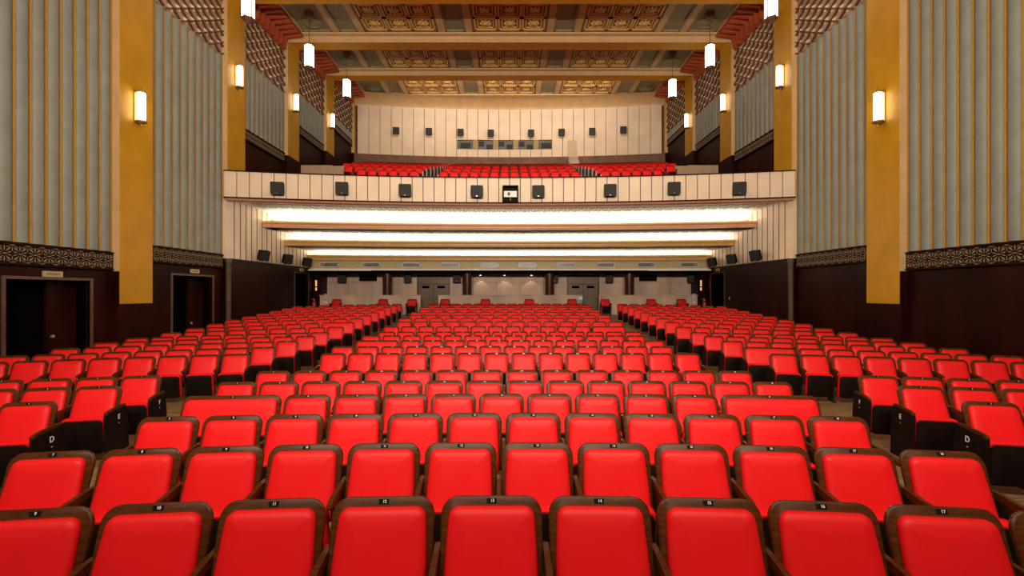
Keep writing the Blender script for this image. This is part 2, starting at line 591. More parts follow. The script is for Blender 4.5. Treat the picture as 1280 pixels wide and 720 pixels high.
    tag(o, 'slim dark pipe column where the %s wall meets the balcony front' % sd, 'column', kind='structure')
    # wall beneath the balcony
    XU = 10.36
    t = thing('wall_%s_under_balcony' % sd, (s * XU, 20, -2.2), 'cream boarded %s wall under the balcony above dark panelling' % sd, 'wall', kind='structure')
    m_ = MB(s)
    m_.box(XU, XW + 0.1, 16.62, 17.1, 1.235, 3.6, 0)
    n = 20
    for i in range(n):
        a = 17.12 + i * 0.385
        m_.box(XU, XU + 0.06, a + 0.024, a + 0.361, 1.235, 3.6, 0)
    m_.box(XU + 0.055, XW + 0.1, 17.1, 25.0, 1.235, 3.6, 1)
    for i in range(n + 1):
        a = 17.12 + i * 0.385
        m_.box(XU - 0.006, XU + 0.05, a - 0.020, a + 0.020, 1.25, 3.5, 1)
    put('cream_boards', m_, [CREAM, GAP], t)
    m_ = MB(s)
    a, b_, tt = 21.9, 23.35, 0.93
    for (p0, p1, q0, q1) in ((16.8, a, -2.3, 1.235), (b_, 25.0, -2.3, 1.235), (a, b_, tt, 1.235)):
        m_.box(XU - 0.02, XW + 0.1, p0, p1, q0, q1)
    m_.box(XU - 0.05, XU, 16.8, 25.0, 1.20, 1.245)
    put('dark_panelling', m_, WAINSCOT, t)
    t = thing('door_%d' % (3 if s < 0 else 4), (s * (XU + 0.1), 22.6, -2.2), 'dark doorway with pale thin trim under the balcony, %s wall' % sd, 'door', kind='structure')
    m_ = MB(s)
    m_.box(XU - 0.05, XU + 0.03, a - 0.06, a, -2.2, tt + 0.05)
    m_.box(XU - 0.05, XU + 0.03, b_, b_ + 0.06, -2.2, tt + 0.05)
    m_.box(XU - 0.05, XU + 0.03, a, b_, tt, tt + 0.05)
    put('door_frame', m_, TRIMBROWN, t)
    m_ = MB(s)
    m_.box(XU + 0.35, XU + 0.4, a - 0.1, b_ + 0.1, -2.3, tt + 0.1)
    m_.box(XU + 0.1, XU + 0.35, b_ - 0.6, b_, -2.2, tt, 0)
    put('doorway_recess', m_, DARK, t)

FC, FE = 17.55, 16.5


def df(x, dc=FC, de=FE):
    return dc - (dc - de) * (x / 10.35) ** 2


def sweep(mb, prof, dc, de, mi=0, xs=None, closed=True, mis=None, n=40, xm=10.36):
    xs = xs or [-xm + 2 * xm * i / n for i in range(n + 1)]
    rings = [[(x, df(x, dc, de) + dd, h) for dd, h in prof] for x in xs]
    mb.loft(rings, mi, closed, closed, closed, mis)


# ------------------------------------------------------------------ ceiling with beams and coffers
for k in range(0, 6):
    d0 = D[k] + PW
    d1 = D[k + 1] if k < 5 else 30.9
    h = HC[k]
    nm = ['over the stage front', 'over the front stalls', 'before the balcony', 'above the balcony front', 'above the balcony', 'at the rear of the balcony'][k]
    t = thing('ceiling', (0, (d0 + d1) / 2, h), 'coffered gold and peach plaster ceiling bay %s' % nm, 'ceiling', kind='structure')
    opens = []
    for sg in (-1, 1):
        opens += [(sg * 8.80, 0.70, 'o'), (sg * 7.38, 0.45, 'p'), (sg * 4.95, 1.70, 'g'), (sg * 2.475, 0.475, 'p')]
    opens.append((0, 1.70, 'g'))
    opens.sort()
    y0, y1 = d0 + 0.05, d1 - (0.22 if k < 5 else 0.85)
    ribs = MB()
    xs = [-9.7]
    for c, hw, kd in opens:
        xs += [c - hw, c + hw]
    xs.append(9.7)
    for i in range(0, len(xs), 2):
        ribs.box(xs[i], xs[i + 1], y0, y1, h + 0.06, h + 0.16)
    ribs.box(-9.7, 9.7, d0 - 0.05, y0, h, h + 0.16)
    ribs.box(-9.7, 9.7, y1, d1 + 0.05, h, h + 0.16)
    ribs.box(-10.6, 10.6, d0 - 0.1, d1 + 0.1, h + 0.2, h + 0.35)
    put('plaster_rib', ribs, PEACH, t)
    if k < 2:
        pl = MB()
        pl.box(-9.6, 9.6, y0, y1, h + 0.1, h + 0.2)
        put('plain_panel', pl, COFFERGOLD, t)
        continue
    for c, hw, kd in opens:
        b = MB()
        b.box(c - hw - 0.02, c + hw + 0.02, y0 - 0.02, y1 + 0.02, h + 0.14, h + 0.2)
        e = 0.09
        for (p, q, r, w_) in ((c - hw, c - hw + e, y0, y1), (c + hw - e, c + hw, y0, y1), (c - hw, c + hw, y0, y0 + e), (c - hw, c + hw, y1 - e, y1)):
            b.box(p, q, r, w_, h + 0.075, h + 0.15)
        pan = put('coffer' if kd == 'g' else 'recessed_panel', b, COFFERGOLD if kd == 'g' else COFFERGREY, t)
        if kd == 'g':
            nx, ny = 3, 3
            ax, ay = (2 * hw - 2 * e) / nx, (y1 - y0 - 2 * e) / ny
            rz = MB()
            for i in range(nx):
                for j in range(ny):
                    cx, cy = c - hw + e + (i + 0.5) * ax, y0 + e + (j + 0.5) * ay
                    for (g, zt, th) in ((0.485, 0.07, 0.085), (0.345, 0.10, 0.055)):
                        gx, gy = ax * g, ay * g
                        zz = h + zt
                        for (p, q, r, w_) in ((cx - gx, cx - gx + th, cy - gy, cy + gy), (cx + gx - th, cx + gx, cy - gy, cy + gy),
                                              (cx - gx, cx + gx, cy - gy, cy - gy + th), (cx - gx, cx + gx, cy + gy - th, cy + gy)):
                            rz.box(p, q, r, w_, zz, h + 0.15)
                    for a in range(8):
                        an = a * math.pi / 4
                        dr = Vector((math.cos(an), math.sin(an), 0))
                        nr = Vector((-dr.y, dr.x, 0))
                        rz.obox(Vector((cx, cy, h + 0.115)) + dr * 0.17, dr * 0.08, nr * 0.035, (0, 0, 0.03))
                    rz.lathe([(0.13, h + 0.14), (0.13, h + 0.10), (0.08, h + 0.06), (0.0, h + 0.045)], (cx, cy, 0), 10)
            put('rosette', rz, GILT, pan)
        elif kd == 'o':
            rz = MB()
            cy = (y0 + y1) / 2
            for yy in (cy - 0.9, cy + 0.95):
                rz.lathe([(0.42, h + 0.15), (0.42, h + 0.09), (0.30, h + 0.07), (0.26, h + 0.10), (0.14, h + 0.06), (0.0, h + 0.05)], (c, yy, 0), 20)
            put('ceiling_rose', rz, COFFERGREY, pan)
    if k == 5:
        b = MB()
        # plain peach cove sweeping down to the upper back wall
        K = 8
        prof = [(-0.9 + 1.0 * math.sin(math.pi / 2 * i / K), 12.45 + (13.02 - 12.45) * math.cos(math.pi / 2 * i / K)) for i in range(K + 1)]
        sweep(b, prof, 31.2, 30.3, closed=False)
        put('rear_cove', b, PEACH, t, smooth=60)

for k in (1, 2, 3, 4, 5):
    hf, hr = {1: (10.35, 10.55), 2: (10.35, 10.55), 3: (11.0, 11.22), 4: (11.60, 11.85), 5: (12.18, 12.40)}[k]
    if k == 1:
        hf, hr = 9.75, 9.95
    a, b_ = D[k], D[k] + PW
    m_ = MB()
    poly = [(a, hf), (b_, hr), (b_, HC[k] + 0.3), (a, HC[k] + 0.3)]
    lo = [(-10.45, y, z) for y, z in poly]
    hi = [(10.45, y, z) for y, z in poly]
    m_.loft([lo, hi], 0, True, True, True, [0, 1, 0, 1])
    o = put('ceiling_beam', m_, [BEAMGOLD, PEACH])
    tag(o, 'wide ochre ceiling beam with peach front edge, %s' % ['', 'out over the front stalls', 'crossing over the middle stalls', 'topmost one in view',
        'second down in view', 'lowest one nearest the upper back wall'][k], 'beam', kind='structure')

# ------------------------------------------------------------------ balcony
FC, FE = 17.55, 16.5





bal = thing('balcony_front', (0, FC, 3.4), 'curved balcony front of cream boards with dark joints', 'balcony', kind='structure')
m_ = MB()
nb = 50
for i in range(nb):
    xa = -10.36 + i * 20.72 / nb + 0.016
    xb = -10.36 + (i + 1) * 20.72 / nb - 0.016
    if i in (0, nb - 1):
        xa, xb = (xa, xb)
    r0 = [(xa, df(xa), 3.45), (xb, df(xb), 3.45), (xb, df(xb) + 0.06, 3.45), (xa, df(xa) + 0.06, 3.45)]
    m_.loft([r0, [(x, y, 4.40) for x, y, z in r0]])
put('cream_boards', m_, CREAM, bal)
m_ = MB()
sweep(m_, [(0.03, 3.42), (0.03, 4.38), (0.22, 4.38), (0.22, 3.42)], FC, FE)
put('backing', m_, GAP, bal)
m_ = MB()
sweep(m_, [(-0.03, 4.39), (-0.03, 4.43), (0.26, 4.43), (0.26, 4.39)], FC, FE)
put('top_rail', m_, WAINSCOT, bal)
m_ = MB()
sweep(m_, [(-0.03, 3.41), (-0.03, 3.46), (0.1, 3.46), (0.1, 3.41)], FC, FE)
put('lower_rail', m_, WAINSCOT, bal)
m_ = MB()
sweep(m_, [(-0.01, 3.41), (0.05, 3.35), (0.22, 3.33), (0.22, 3.41)], FC, FE)
put('salmon_moulding', m_, SALMON, bal, smooth=30)

ul = thing('ceiling_under_balcony', (0, 20, 2.0), 'three stepped white light coves under the balcony', 'ceiling', kind='structure')
prev = (FC, FE)
for ci, (_, dc, de, hb, ht, hu) in enumerate(COVE):
    # white cavity: flat soffit running back, curved down to the trough floor
    pdc, pde = prev
    n = 40
    xs = [-10.36 + 20.72 * i / n for i in range(n + 1)]
    rings = []
    for x in xs:
        a = df(x, pdc, pde) + (0.22 if ci == 0 else 0.1)
        l = df(x, dc, de)
        ring = [(x, a, hu)]
        for q in range(0, 9):
            an = math.pi / 2 * q / 8
            ring.append((x, l + 0.15 + 0.75 * math.sin(an), hb + 0.06 + (hu - hb - 0.06) * math.cos(an)))
        ring.append((x, l + 0.1, hb + 0.05))
        rings.append(ring)
    m_ = MB()
    m_.loft(rings, 0, False, False, closed=False)
    cav = put('light_cove', m_, COVEWHITE, ul, smooth=50)
    # ledge
    m_ = MB()
    sweep(m_, [(0, hb), (-0.02, hb + 0.05), (0.03, hb + 0.09), (0.03, hb + 0.15), (-0.04, hb + 0.2), (-0.04, ht - 0.02), (-0.01, ht), (0.13, ht), (0.13, hb + 0.05), (1.0, hb + 0.05), (1.0, hb)],
          dc, de, mis=[1, 0, 0, 1, 1, 1, 1, 1, 0, 0, 0])
    put('cove_ledge', m_, [SALMON if ci == 0 else GOLD, PEACH], ul)
    # ornamental frieze in front of the lit part
    m_ = MB()
    off, fw = ((0.85, 1.15), (0.42, 0.85), (0.25, 0.8))[ci]
    a_c, a_e = pdc + off, pde + off
    nf = 48
    for i in range(nf):
        x = -10.1 + 20.2 * (i + 0.5) / nf
        y = df(x, a_c, a_e)
        # oval garland, inner leaf and drop between the ovals
        for q in range(10):
            a0, a1 = 2 * math.pi * q / 10, 2 * math.pi * (q + 1) / 10
            pa = Vector((x + 0.15 * math.cos(a0), y + fw * (0.45 + 0.38 * math.sin(a0)), hu - 0.006))
            pb = Vector((x + 0.15 * math.cos(a1), y + fw * (0.45 + 0.38 * math.sin(a1)), hu - 0.006))
            dv = pb - pa
            nr = Vector((-dv.y, dv.x, 0)).normalized()
            m_.obox((pa + pb) / 2, dv / 2, nr * 0.016, (0, 0, 0.007))
        m_.obox((x, y + fw * 0.45, hu - 0.006), (0.03, 0, 0), (0, fw * 0.2, 0), (0, 0, 0.007))
        m_.obox((x + 0.21, y + fw * 0.14, hu - 0.006), (0.13, 0, 0), (0, 0.03, 0), (0, 0, 0.007))
        m_.obox((x + 0.21, y + fw * 0.6, hu - 0.006), (0.022, 0, 0), (0, fw * 0.35, 0), (0, 0, 0.007))
    put('frieze', m_, FRIEZE, ul)
    prev = (dc, de)
fa = thing('fascia', (0, 24, 1.12), 'buff fascia with white lower edge under the lowest light cove', 'fascia', kind='structure')
m_ = MB()
sweep(m_, [(0.12, 1.2), (0.12, 1.64), (0.3, 1.64), (0.3, 1.2)], 23.8, 23.3)
put('buff_board', m_, FASCIA, fa)
m_ = MB()
sweep(m_, [(0.04, 1.10), (0.04, 1.215), (0.3, 1.215), (0.3, 1.10)], 23.8, 23.3)
put('white_edge', m_, COVEWHITE, fa)
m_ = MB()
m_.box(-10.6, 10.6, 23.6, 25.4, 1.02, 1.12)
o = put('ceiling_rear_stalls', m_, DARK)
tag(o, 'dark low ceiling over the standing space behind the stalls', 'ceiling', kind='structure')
# balcony deck
m_ = MB()
SROW = [0.2636, 0.2707, 0.2760, 0.2785, 0.2797, 0.2803, 0.2806, 0.2808, 0.2809, 0.281, 0.281]
brow = []
for n in range(11):
    d = 18.9 + 1.0 * n
    brow.append((d, SROW[n] * d))
hs = SEAT_H / M
for n, (d, h) in enumerate(brow):
    m_.box(-10.4, 10.4, d - 0.65 if n else 17.6, d + 0.36 if n < 10 else 31.5, h - hs - 0.45, h - hs)
o = put('balcony_deck', m_, BALCFLOOR)
tag(o, 'stepped carpeted deck beneath the balcony seats', 'deck', kind='structure')
for s in (-1, 1):
    m_ = MB(s)
    m_.box(7.75, 9.1, 19.84, 19.95, 4.6, 5.53)
    m_.loft([[(7.75, 19.84, 4.6), (7.75, 19.84, 5.5), (7.2, 19.84, 5.5), (7.2, 19.84, 4.6)], [(7.75, 19.95, 4.6), (7.75, 19.95, 5.5), (7.2, 19.95, 5.5), (7.2, 19.95, 4.6)]])
    o = put('balcony_partition', m_, mat('buff_partition_' + side(s), (0.36, 0.24, 0.16), 0.5, noise=0.1))
    tag(o, 'low buff partition at the %s end of the balcony seats' % side(s), 'partition', kind='structure')

# upper back wall
bw = thing('wall_rear', (0, 31, 8.5), 'cream boarded back wall above the balcony over a brown dado', 'wall', kind='structure')
UC, UE = 31.2, 30.3
m_ = MB()
nb = 28
ph = 569
PORT = (-3.72, 3.2, 9.76, 10.42)
for i in range(nb):
    xa = -10.15 + i * 20.3 / nb + 0.016
    xb = -10.15 + (i + 1) * 20.3 / nb - 0.016
    segs = [(9.24, 12.5)]
    if xb > PORT[0] and xa < PORT[1] and (xa + xb) / 2 > PORT[0] and (xa + xb) / 2 < PORT[1]:
        segs = [(9.24, PORT[2]), (PORT[3], 12.5)]
    for z0, z1 in segs:
        r0 = [(xa, df(xa, UC, UE), z0), (xb, df(xb, UC, UE), z0), (xb, df(xb, UC, UE) + 0.06, z0), (xa, df(xa, UC, UE) + 0.06, z0)]
        m_.loft([r0, [(x, y, z1) for x, y, z in r0]])
put('cream_boards', m_, CREAM, bw)
m_ = MB()
sweep(m_, [(0.16, 7.5), (0.16, 13.2), (0.3, 13.2), (0.3, 7.5)], UC, UE)
put('backing', m_, GAP, bw)
m_ = MB()
sweep(m_, [(-0.02, 7.6), (-0.02, 9.24), (0.16, 9.24), (0.16, 7.6)], UC, UE)
put('brown_dado', m_, DADO, bw)
m_ = MB()
x0, x1 = 3.95, 4.6
m_.box(x0, x1, 31.0, 31.08, 9.24, 10.35)
put('service_hatch', m_, mat('aged_cream_hatch', (0.60, 0.46, 0.30), 0.55, noise=0.1), bw)
# steps up to the hatch
st = MB()
for i in range(5):
    st.box(3.95, 4.62, 30.0 + i * 0.16, 30.9, 8.35 + i * 0.17, 8.35 + i * 0.17 + 0.10, 0)
    st.box(3.98, 4.59, 30.04 + i * 0.16, 30.88, 8.35 + i * 0.17 - 0.08, 8.35 + i * 0.17, 1)
o = put('steps', st, [REARWALL, DARK], base='auto')
tag(o, 'short flight of dark steps against the brown dado of the balcony back wall', 'steps')

# projection ports
pw = (PORT[1] - PORT[0]) / 5
for i in range(5):
    xa, xb = PORT[0] + i * pw, PORT[0] + (i + 1) * pw
    yc = df((xa + xb) / 2, UC, UE)
    nm = ['first', 'second', 'middle', 'fourth', 'last'][i]
    t = thing('window_%d' % (i + 1), ((xa + xb) / 2, yc, PORT[2]), '%s grey projection-room window from the left in the balcony back wall' % nm, 'window', kind='structure')
    m_ = MB()
    m_.box(xa, xa + 0.16, yc + 0.0, yc + 0.14, PORT[2], PORT[3], 0)
    m_.box(xb - 0.16, xb, yc + 0.0, yc + 0.14, PORT[2], PORT[3], 0)
    put('window_frame', m_, mat('khaki_mullion_%d' % i, (0.36, 0.25, 0.09), 0.5, noise=0.1), t)
    m_ = MB()
    m_.box(xa + 0.16, xb - 0.16, yc + 0.08, yc + 0.15, PORT[2], PORT[3], 0)
    put('window_pane', m_, GLASSGREY, t)
    m_ = MB()
    if i in (0, 4):
        m_.box(xa + 0.35, xb - 0.35, yc + 0.04, yc + 0.09, PORT[2] + 0.12, PORT[3] - 0.2, 0)
    else:
        m_.box(xa + 0.22, xa + 0.58, yc + 0.04, yc + 0.09, PORT[2] + 0.25, PORT[3] - 0.1, 0)
        m_.box(xb - 0.64, xb - 0.22, yc + 0.04, yc + 0.09, PORT[2] + 0.06, PORT[3] - 0.3, 0)
    put('port_opening', m_, SPEAKER, t)

# ------------------------------------------------------------------ rear wall of the stalls
RW = 24.9
rw = thing('wall_back_stalls', (0, RW, -2.2), 'brown-mauve plaster wall behind the stalls under the balcony', 'wall', kind='structure')
m_ = MB()
RD = [(-5.06, -3.27), (3.14, 4.90)]
DT = 0.93
edges = [(-10.07, -5.06), (-3.27, 3.14), (4.90, 10.07)]
for a, b_ in edges:
    n = max(1, round((b_ - a) / 1.25))
    for i in range(n):
        p0, p1 = a + (b_ - a) * i / n, a + (b_ - a) * (i + 1) / n
        m_.box(p0 + 0.006, p1 - 0.006, RW, RW + 0.1, -1.5, 0.52)
        m_.box(p0 + 0.006, p1 - 0.006, RW + 0.03, RW + 0.1, 0.53, 1.1)
for a, b_ in RD:
    m_.box(a, b_, RW, RW + 0.1, DT, 1.1)
put('plaster_panel', m_, REARWALL, rw)
m_ = MB()
m_.box(-10.6, -9.98, RW - 0.85, RW + 0.1, -2, 1.1)
m_.box(9.92, 10.6, RW - 0.85, RW + 0.1, -2, 1.1)
m_.box(-10.6, 10.6, RW + 0.12, RW + 0.3, -2, 1.2)
put('dark_return', m_, WAINSCOT, rw)
for i, (a, b_) in enumerate(RD):
    sd = 'left' if i == 0 else 'right'
    t = thing('door_%d' % (5 + i), ((a + b_) / 2, RW, -1.4), 'brown double door with small dark glass panels behind the %s aisle' % sd, 'door', kind='structure')
    m_ = MB()
    m_.box(a, a + 0.06, RW - 0.06, RW + 0.06, -1.5, DT)
    m_.box(b_ - 0.06, b_, RW - 0.06, RW + 0.06, -1.5, DT)
    m_.box(a, b_, RW - 0.06, RW + 0.06, DT - 0.05, DT)
    m_.box(a, b_, RW - 0.03, RW + 0.06, 0.42, 0.46)
    put('door_frame', m_, TRIMBROWN, t)
    m_ = MB()
    m_.box(a + 0.06, b_ - 0.06, RW, RW + 0.05, 0.46, DT - 0.05)
    put('transom_panel', m_, REARDOOR, t)
    mid = (a + b_) / 2
    for (p, q) in ((a + 0.07, mid - 0.01), (mid + 0.01, b_ - 0.07)):
        m_ = MB()
        m_.box(p, q, RW, RW + 0.05, -1.5, 0.41)
        lf = put('door_leaf', m_, REARDOOR, t)
        m_ = MB()
        c = (p + q) / 2
        m_.box(c - 0.2, c + 0.2, RW - 0.015, RW + 0.01, 0.20, 0.34)
        put('glass_panel', m_, DARK, lf)
# low partition behind the last rows
for nm, a, b_ in (('left', -9.9, -4.65), ('centre', -3.72, 3.78), ('right', 4.66, 9.8)):
    m_ = MB()
    m_.box(a, b_, 23.75, 23.87, -1.5, -0.2, 0)
    m_.box(a - 0.02, b_ + 0.02, 23.72, 23.9, -0.2, -0.16, 0)
    o = put('partition', m_, REARWALL)
    tag(o, 'low mauve-brown partition behind the last row of the %s block' % nm, 'partition', kind='structure')
for i, px in enumerate((484, 584, 687, 787)):
    x = (px - 637) * 24.1 / 569
    m_ = MB()
    m_.lathe([(0.25, -1.6), (0.25, 1.15)], (x, 24.15, 0), 24)
    o = put('column', m_, MAROON, smooth=40)
    tag(o, '%s glossy maroon column from the left behind the stalls' % ORD[i + 1], 'column', kind='structure')


# ------------------------------------------------------------------ fittings
def wall_lamp(s, k, hc, nm):
    d = D[k] + PW / 2
    t = thing('wall_lamp', (s * XP, d, hc - 0.5), 'lit glass wall lamp with brass caps on the %s pillar %s' % (side(s), nm), 'lamp', 'wall lamps on the pillars')
    m_ = MB(s)
    m_.box(XP - 0.03, XP, d - 0.10, d + 0.10, hc - 0.46, hc + 0.46)
    put('back_plate', m_, BRASS, t)
    m_ = MB(s)
    m_.lathe([(0.085, hc - 0.39), (0.095, hc - 0.32), (0.095, hc + 0.32), (0.085, hc + 0.39)], (XP - 0.14, d, 0), 8)
    put('glass_shade', m_, LAMPGLASS, t)
    for e in (-1, 1):
        m_ = MB(s)
        m_.lathe([(0.135, hc + e * 0.38), (0.135, hc + e * 0.42), (0.07, hc + e * 0.45), (0.02, hc + e * 0.48), (0.012, hc + e * 0.56), (0.0, hc + e * 0.58)], (XP - 0.14, d, 0), 12)
        put('brass_cap', m_, BRASS, t, smooth=40)
    m_ = MB(s)
    for q in range(4):
        an = math.pi / 4 + q * math.pi / 2
        m_.lathe([(0.008, hc - 0.39), (0.008, hc + 0.39)], (XP - 0.14 + 0.10 * math.cos(an), d + 0.10 * math.sin(an), 0), 6)
    put('brass_rod', m_, BRASS, t)


for s in (-1, 1):
    for k, hc, nm in ((2, 5.10, 'before the balcony'), (3, 8.12, 'at the balcony front'), (4, 9.02, 'first beyond the balcony front'), (5, 9.83, 'second beyond the balcony front')):
        wall_lamp(s, k, hc, nm)


def pendant(s, x, d, hb, ht, hceil, nm):
    t = thing('pendant_lantern', (s * x, d, hb), 'lit hanging glass lantern by the %s wall, %s' % (side(s), nm), 'lantern', 'hanging lanterns')
    r = 0.19

    def hexr(rr, z):
        return [(x + rr * math.cos(math.pi / 6 + i * math.pi / 3), d + rr * math.sin(math.pi / 6 + i * math.pi / 3), z) for i in range(6)]
    m_ = MB(s)
    m_.loft([hexr(r, hb + 0.12), hexr(r * 1.04, hb + 0.6), hexr(r, ht - 0.06)])
    put('glass_shade', m_, LAMPGLASS, t)
    m_ = MB(s)
    for i in range(6):
        a = math.pi / 6 + i * math.pi / 3
        px, py = x + r * 1.05 * math.cos(a), d + r * 1.05 * math.sin(a)
        m_.box(px - 0.012, px + 0.012, py - 0.012, py + 0.012, hb + 0.1, ht - 0.04)
    m_.loft([hexr(r * 1.14, ht - 0.07), hexr(r * 1.14, ht - 0.02), hexr(r * 0.5, ht + 0.05)])
    m_.loft([hexr(r * 0.55, hb), hexr(r * 0.8, hb + 0.04), hexr(r * 1.12, hb + 0.1), hexr(r * 1.12, hb + 0.14)])
    put('bronze_frame', m_, ROD, t)
    m_ = MB(s)
    m_.lathe([(0.014, ht), (0.014, hceil)], (x, d, 0), 8)
    put('rod', m_, ROD, t)
    m_ = MB(s)
    m_.lathe([(0.03, hceil - 0.12), (0.14, hceil - 0.04), (0.20, hceil + 0.05), (0.2, hceil + 0.14)], (x, d, 0), 16)
    put('ceiling_canopy', m_, ROD, t, smooth=40)


for s in (-1, 1):
    pendant(s, 8.62, 15.0, 8.88, 9.98, HC[2], 'largest and nearest the stage')
    pendant(s, 8.63, 19.6, 9.54, 10.66, HC[3], 'second from the stage')
    pendant(s, 8.55, 23.9, 10.08, 11.18, HC[4], 'third from the stage')


def speaker_box(name, c, yaw, w, h, dp, tilt, label, group, mt=SPEAKER):
    """front face centred on c (survey units), facing -y turned by yaw, tilted down"""
    t = thing(name, (c[0], c[1], c[2] - h / 2), label, 'speaker', group)
    R = Matrix.Rotation(yaw, 3, 'Z') @ Matrix.Rotation(tilt, 3, 'X')

    def P(x, y, z):
        v = R @ Vector((x, y, z))
        return (c[0] + v.x, c[1] + v.y, c[2] + v.z)

    def rect(a, b, y):
        e = min(a, b) * 0.12
        return [P(x, y, z) for x, z in ((-a + e, -b), (a - e, -b), (a, -b + e), (a, b - e), (a - e, b), (-a + e, b), (-a, b - e), (-a, -b + e))]
    m_ = MB()
    m_.loft([rect(w / 2 * 0.8, h / 2 * 0.9, dp), rect(w / 2, h / 2, 0.03)])
    put('cabinet', m_, BLACK, t)
    m_ = MB()
    m_.loft([rect(w / 2 * 0.97, h / 2 * 0.97, 0.035), rect(w / 2 * 0.97, h / 2 * 0.97, 0.0)])
    put('cloth_grille', m_, mt, t)
    m_ = MB()
    m_.obox(P(0, 0.0, -h / 2 + 0.05), R @ Vector((0.025, 0, 0)), R @ Vector((0, 0.004, 0)), R @ Vector((0, 0, 0.008)))
    put('badge', m_, STEEL, t)
    return t


px_bf = (346, 427, 506, 596, 673, 763, 843, 925)
for i, px in enumerate(px_bf):
    x = (px - 637) * 17.2 / 569
    for _ in range(4):
        x = (px - 637) * (df(x) - 0.28) / 569
    d = df(x) - 0.28
    yaw = math.atan(-2 * (FC - FE) * x / 10.35 ** 2)
    y_img = 235 if i not in (3, 4) else 239
    if i in (2, 5):
        y_img = 237.5
    speaker_box('balcony_speaker', (x, d, (365 - y_img) * d / 569), yaw, 0.47, 0.46, 0.24, math.radians(6),
                'square charcoal speaker on the balcony front, %s from the left' % ORD[i + 1], 'speakers on the balcony front')
for i, (px, py) in enumerate(((494.9, 163), (535.9, 164), (575.5, 165), (613.4, 166), (663.8, 166), (702.1, 165), (740.4, 164), (779.4, 162))):
    x = (px - 637) * 30.6 / 569
    d = df(x, UC, UE) - 0.27
    x = (px - 637) * d / 569
    speaker_box('surround_speaker', (x, d, (365 - py) * d / 569), math.atan(-2 * 0.9 * x / 10.35 ** 2), 0.43, 0.46, 0.2, math.radians(5),
                'small dark speaker on the cream upper back wall, %s from the left' % ORD[i + 1], 'speakers on the upper back wall')
for s in (-1, 1):
    for i, (d, h) in enumerate(((18.6, 1.46), (20.6, 1.46), (22.6, 1.46))):
        speaker_box('wedge_speaker', (s * 9.995, d, h), -s * math.radians(60), 0.42, 0.44, 0.24, math.radians(20),
                    'black wedge speaker on the %s wall under the balcony, %s from the stage' % (side(s), ORD[i + 1]), 'wedge speakers under the balcony')
for i, (px, w) in enumerate(((427, 0.46), (509.5, 0.40), (571, 0.42), (693, 0.40), (762, 0.42), (865, 0.44))):
    x = (px - 637) * 24.45 / 569
    speaker_box('hanging_speaker', (x, 24.45, 0.76), 0, w, 0.48, 0.22, 0,
                'black speaker hanging over the standing space, %s from the left' % ORD[i + 1], 'speakers hanging behind the stalls')
for i, px in enumerate((459.5, 810.5)):
    x = (px - 637) * 24.8 / 569
    t = thing('wall_vent', (x, 24.85, 0.6), 'dark vent high on the wall behind the %s block' % ('left', 'right')[i], 'vent')
    m_ = MB()
    m_.box(x - 0.47, x + 0.47, 24.83, 24.93, 0.60, 0.94)
    put('vent_box', m_, DARK, t)
    m_ = MB()
    for q in range(5):
        m_.box(x - 0.45, x + 0.45, 24.81, 24.84, 0.63 + q * 0.06, 0.66 + q * 0.06)
    put('louvre', m_, LATTICE, t)
# air vents in the fascia
for i, px in enumerate((414, 464.6, 514, 562.7, 612, 659.5, 708, 757, 807, 859)):
    x = (px - 637) * 23.8 / 569
    d = df(x, 23.8, 23.3) + 0.12
    t = thing('air_vent', (x, d, 1.3), 'grey air vent in the buff fascia, %s from the left' % ORD[i + 1], 'vent', 'air vents in the fascia')
    m_ = MB()
    for (a, b_, z0, z1) in ((x - 0.47, x + 0.47, 1.50, 1.53), (x - 0.47, x + 0.47, 1.285, 1.315), (x - 0.47, x - 0.44, 1.285, 1.53), (x + 0.44, x + 0.47, 1.285, 1.53)):
        m_.box(a, b_, d - 0.05, d + 0.02, z0, z1)
    put('vent_frame', m_, WHITEPLASTIC, t)
    m_ = MB()
    m_.box(x - 0.44, x + 0.44, d - 0.02, d + 0.02, 1.31, 1.51)
    for q in range(4):
        m_.box(x - 0.44, x + 0.44, d - 0.04, d, 1.325 + q * 0.048, 1.345 + q * 0.048)
    put('grille', m_, VENTGREY, t)
# projector in the balcony front
x, d = 0.03, FC - 0.25
t = thing('projector', (x, d, 3.5), 'white projector in a dark square niche at the middle of the balcony front', 'projector')
m_ = MB()
m_.box(x - 0.30, x - 0.26, d, d + 0.24, 3.46, 4.04)
m_.box(x + 0.26, x + 0.30, d, d + 0.24, 3.46, 4.04)
m_.box(x - 0.30, x + 0.30, d, d + 0.24, 4.02, 4.06)
m_.box(x - 0.30, x + 0.30, d, d + 0.24, 3.44, 3.48)
m_.box(x - 0.30, x + 0.30, d + 0.2, d + 0.24, 3.46, 4.04)
put('niche_box', m_, BLACK, t)
m_ = MB()
r0 = [(x - 0.25, d - 0.02, 3.60), (x + 0.25, d - 0.02, 3.60), (x + 0.25, d - 0.02, 3.84), (x - 0.25, d - 0.02, 3.84)]
m_.loft([[(a * 0.96 + x * 0.04, b_, c * 0.96 + 3.72 * 0.04) for a, b_, c in r0], [(a, b_ + 0.03, c) for a, b_, c in r0], [(a, b_ + 0.2, c) for a, b_, c in r0]])
put('body', m_, WHITEPLASTIC, t)
m_ = MB()
m_.lathe([(0.05, 0.05), (0.055, -0.03), (0.035, -0.04), (0.03, -0.02), (0, -0.02)], (x - 0.06, d - 0.02, 3.73), 16, axis='y')
put('lens', m_, PLATE, t)
m_ = MB()
m_.lathe([(0.03, 3.47), (0.03, 3.6)], (x, d + 0.05, 0), 8)
put('stand', m_, STEEL, t)
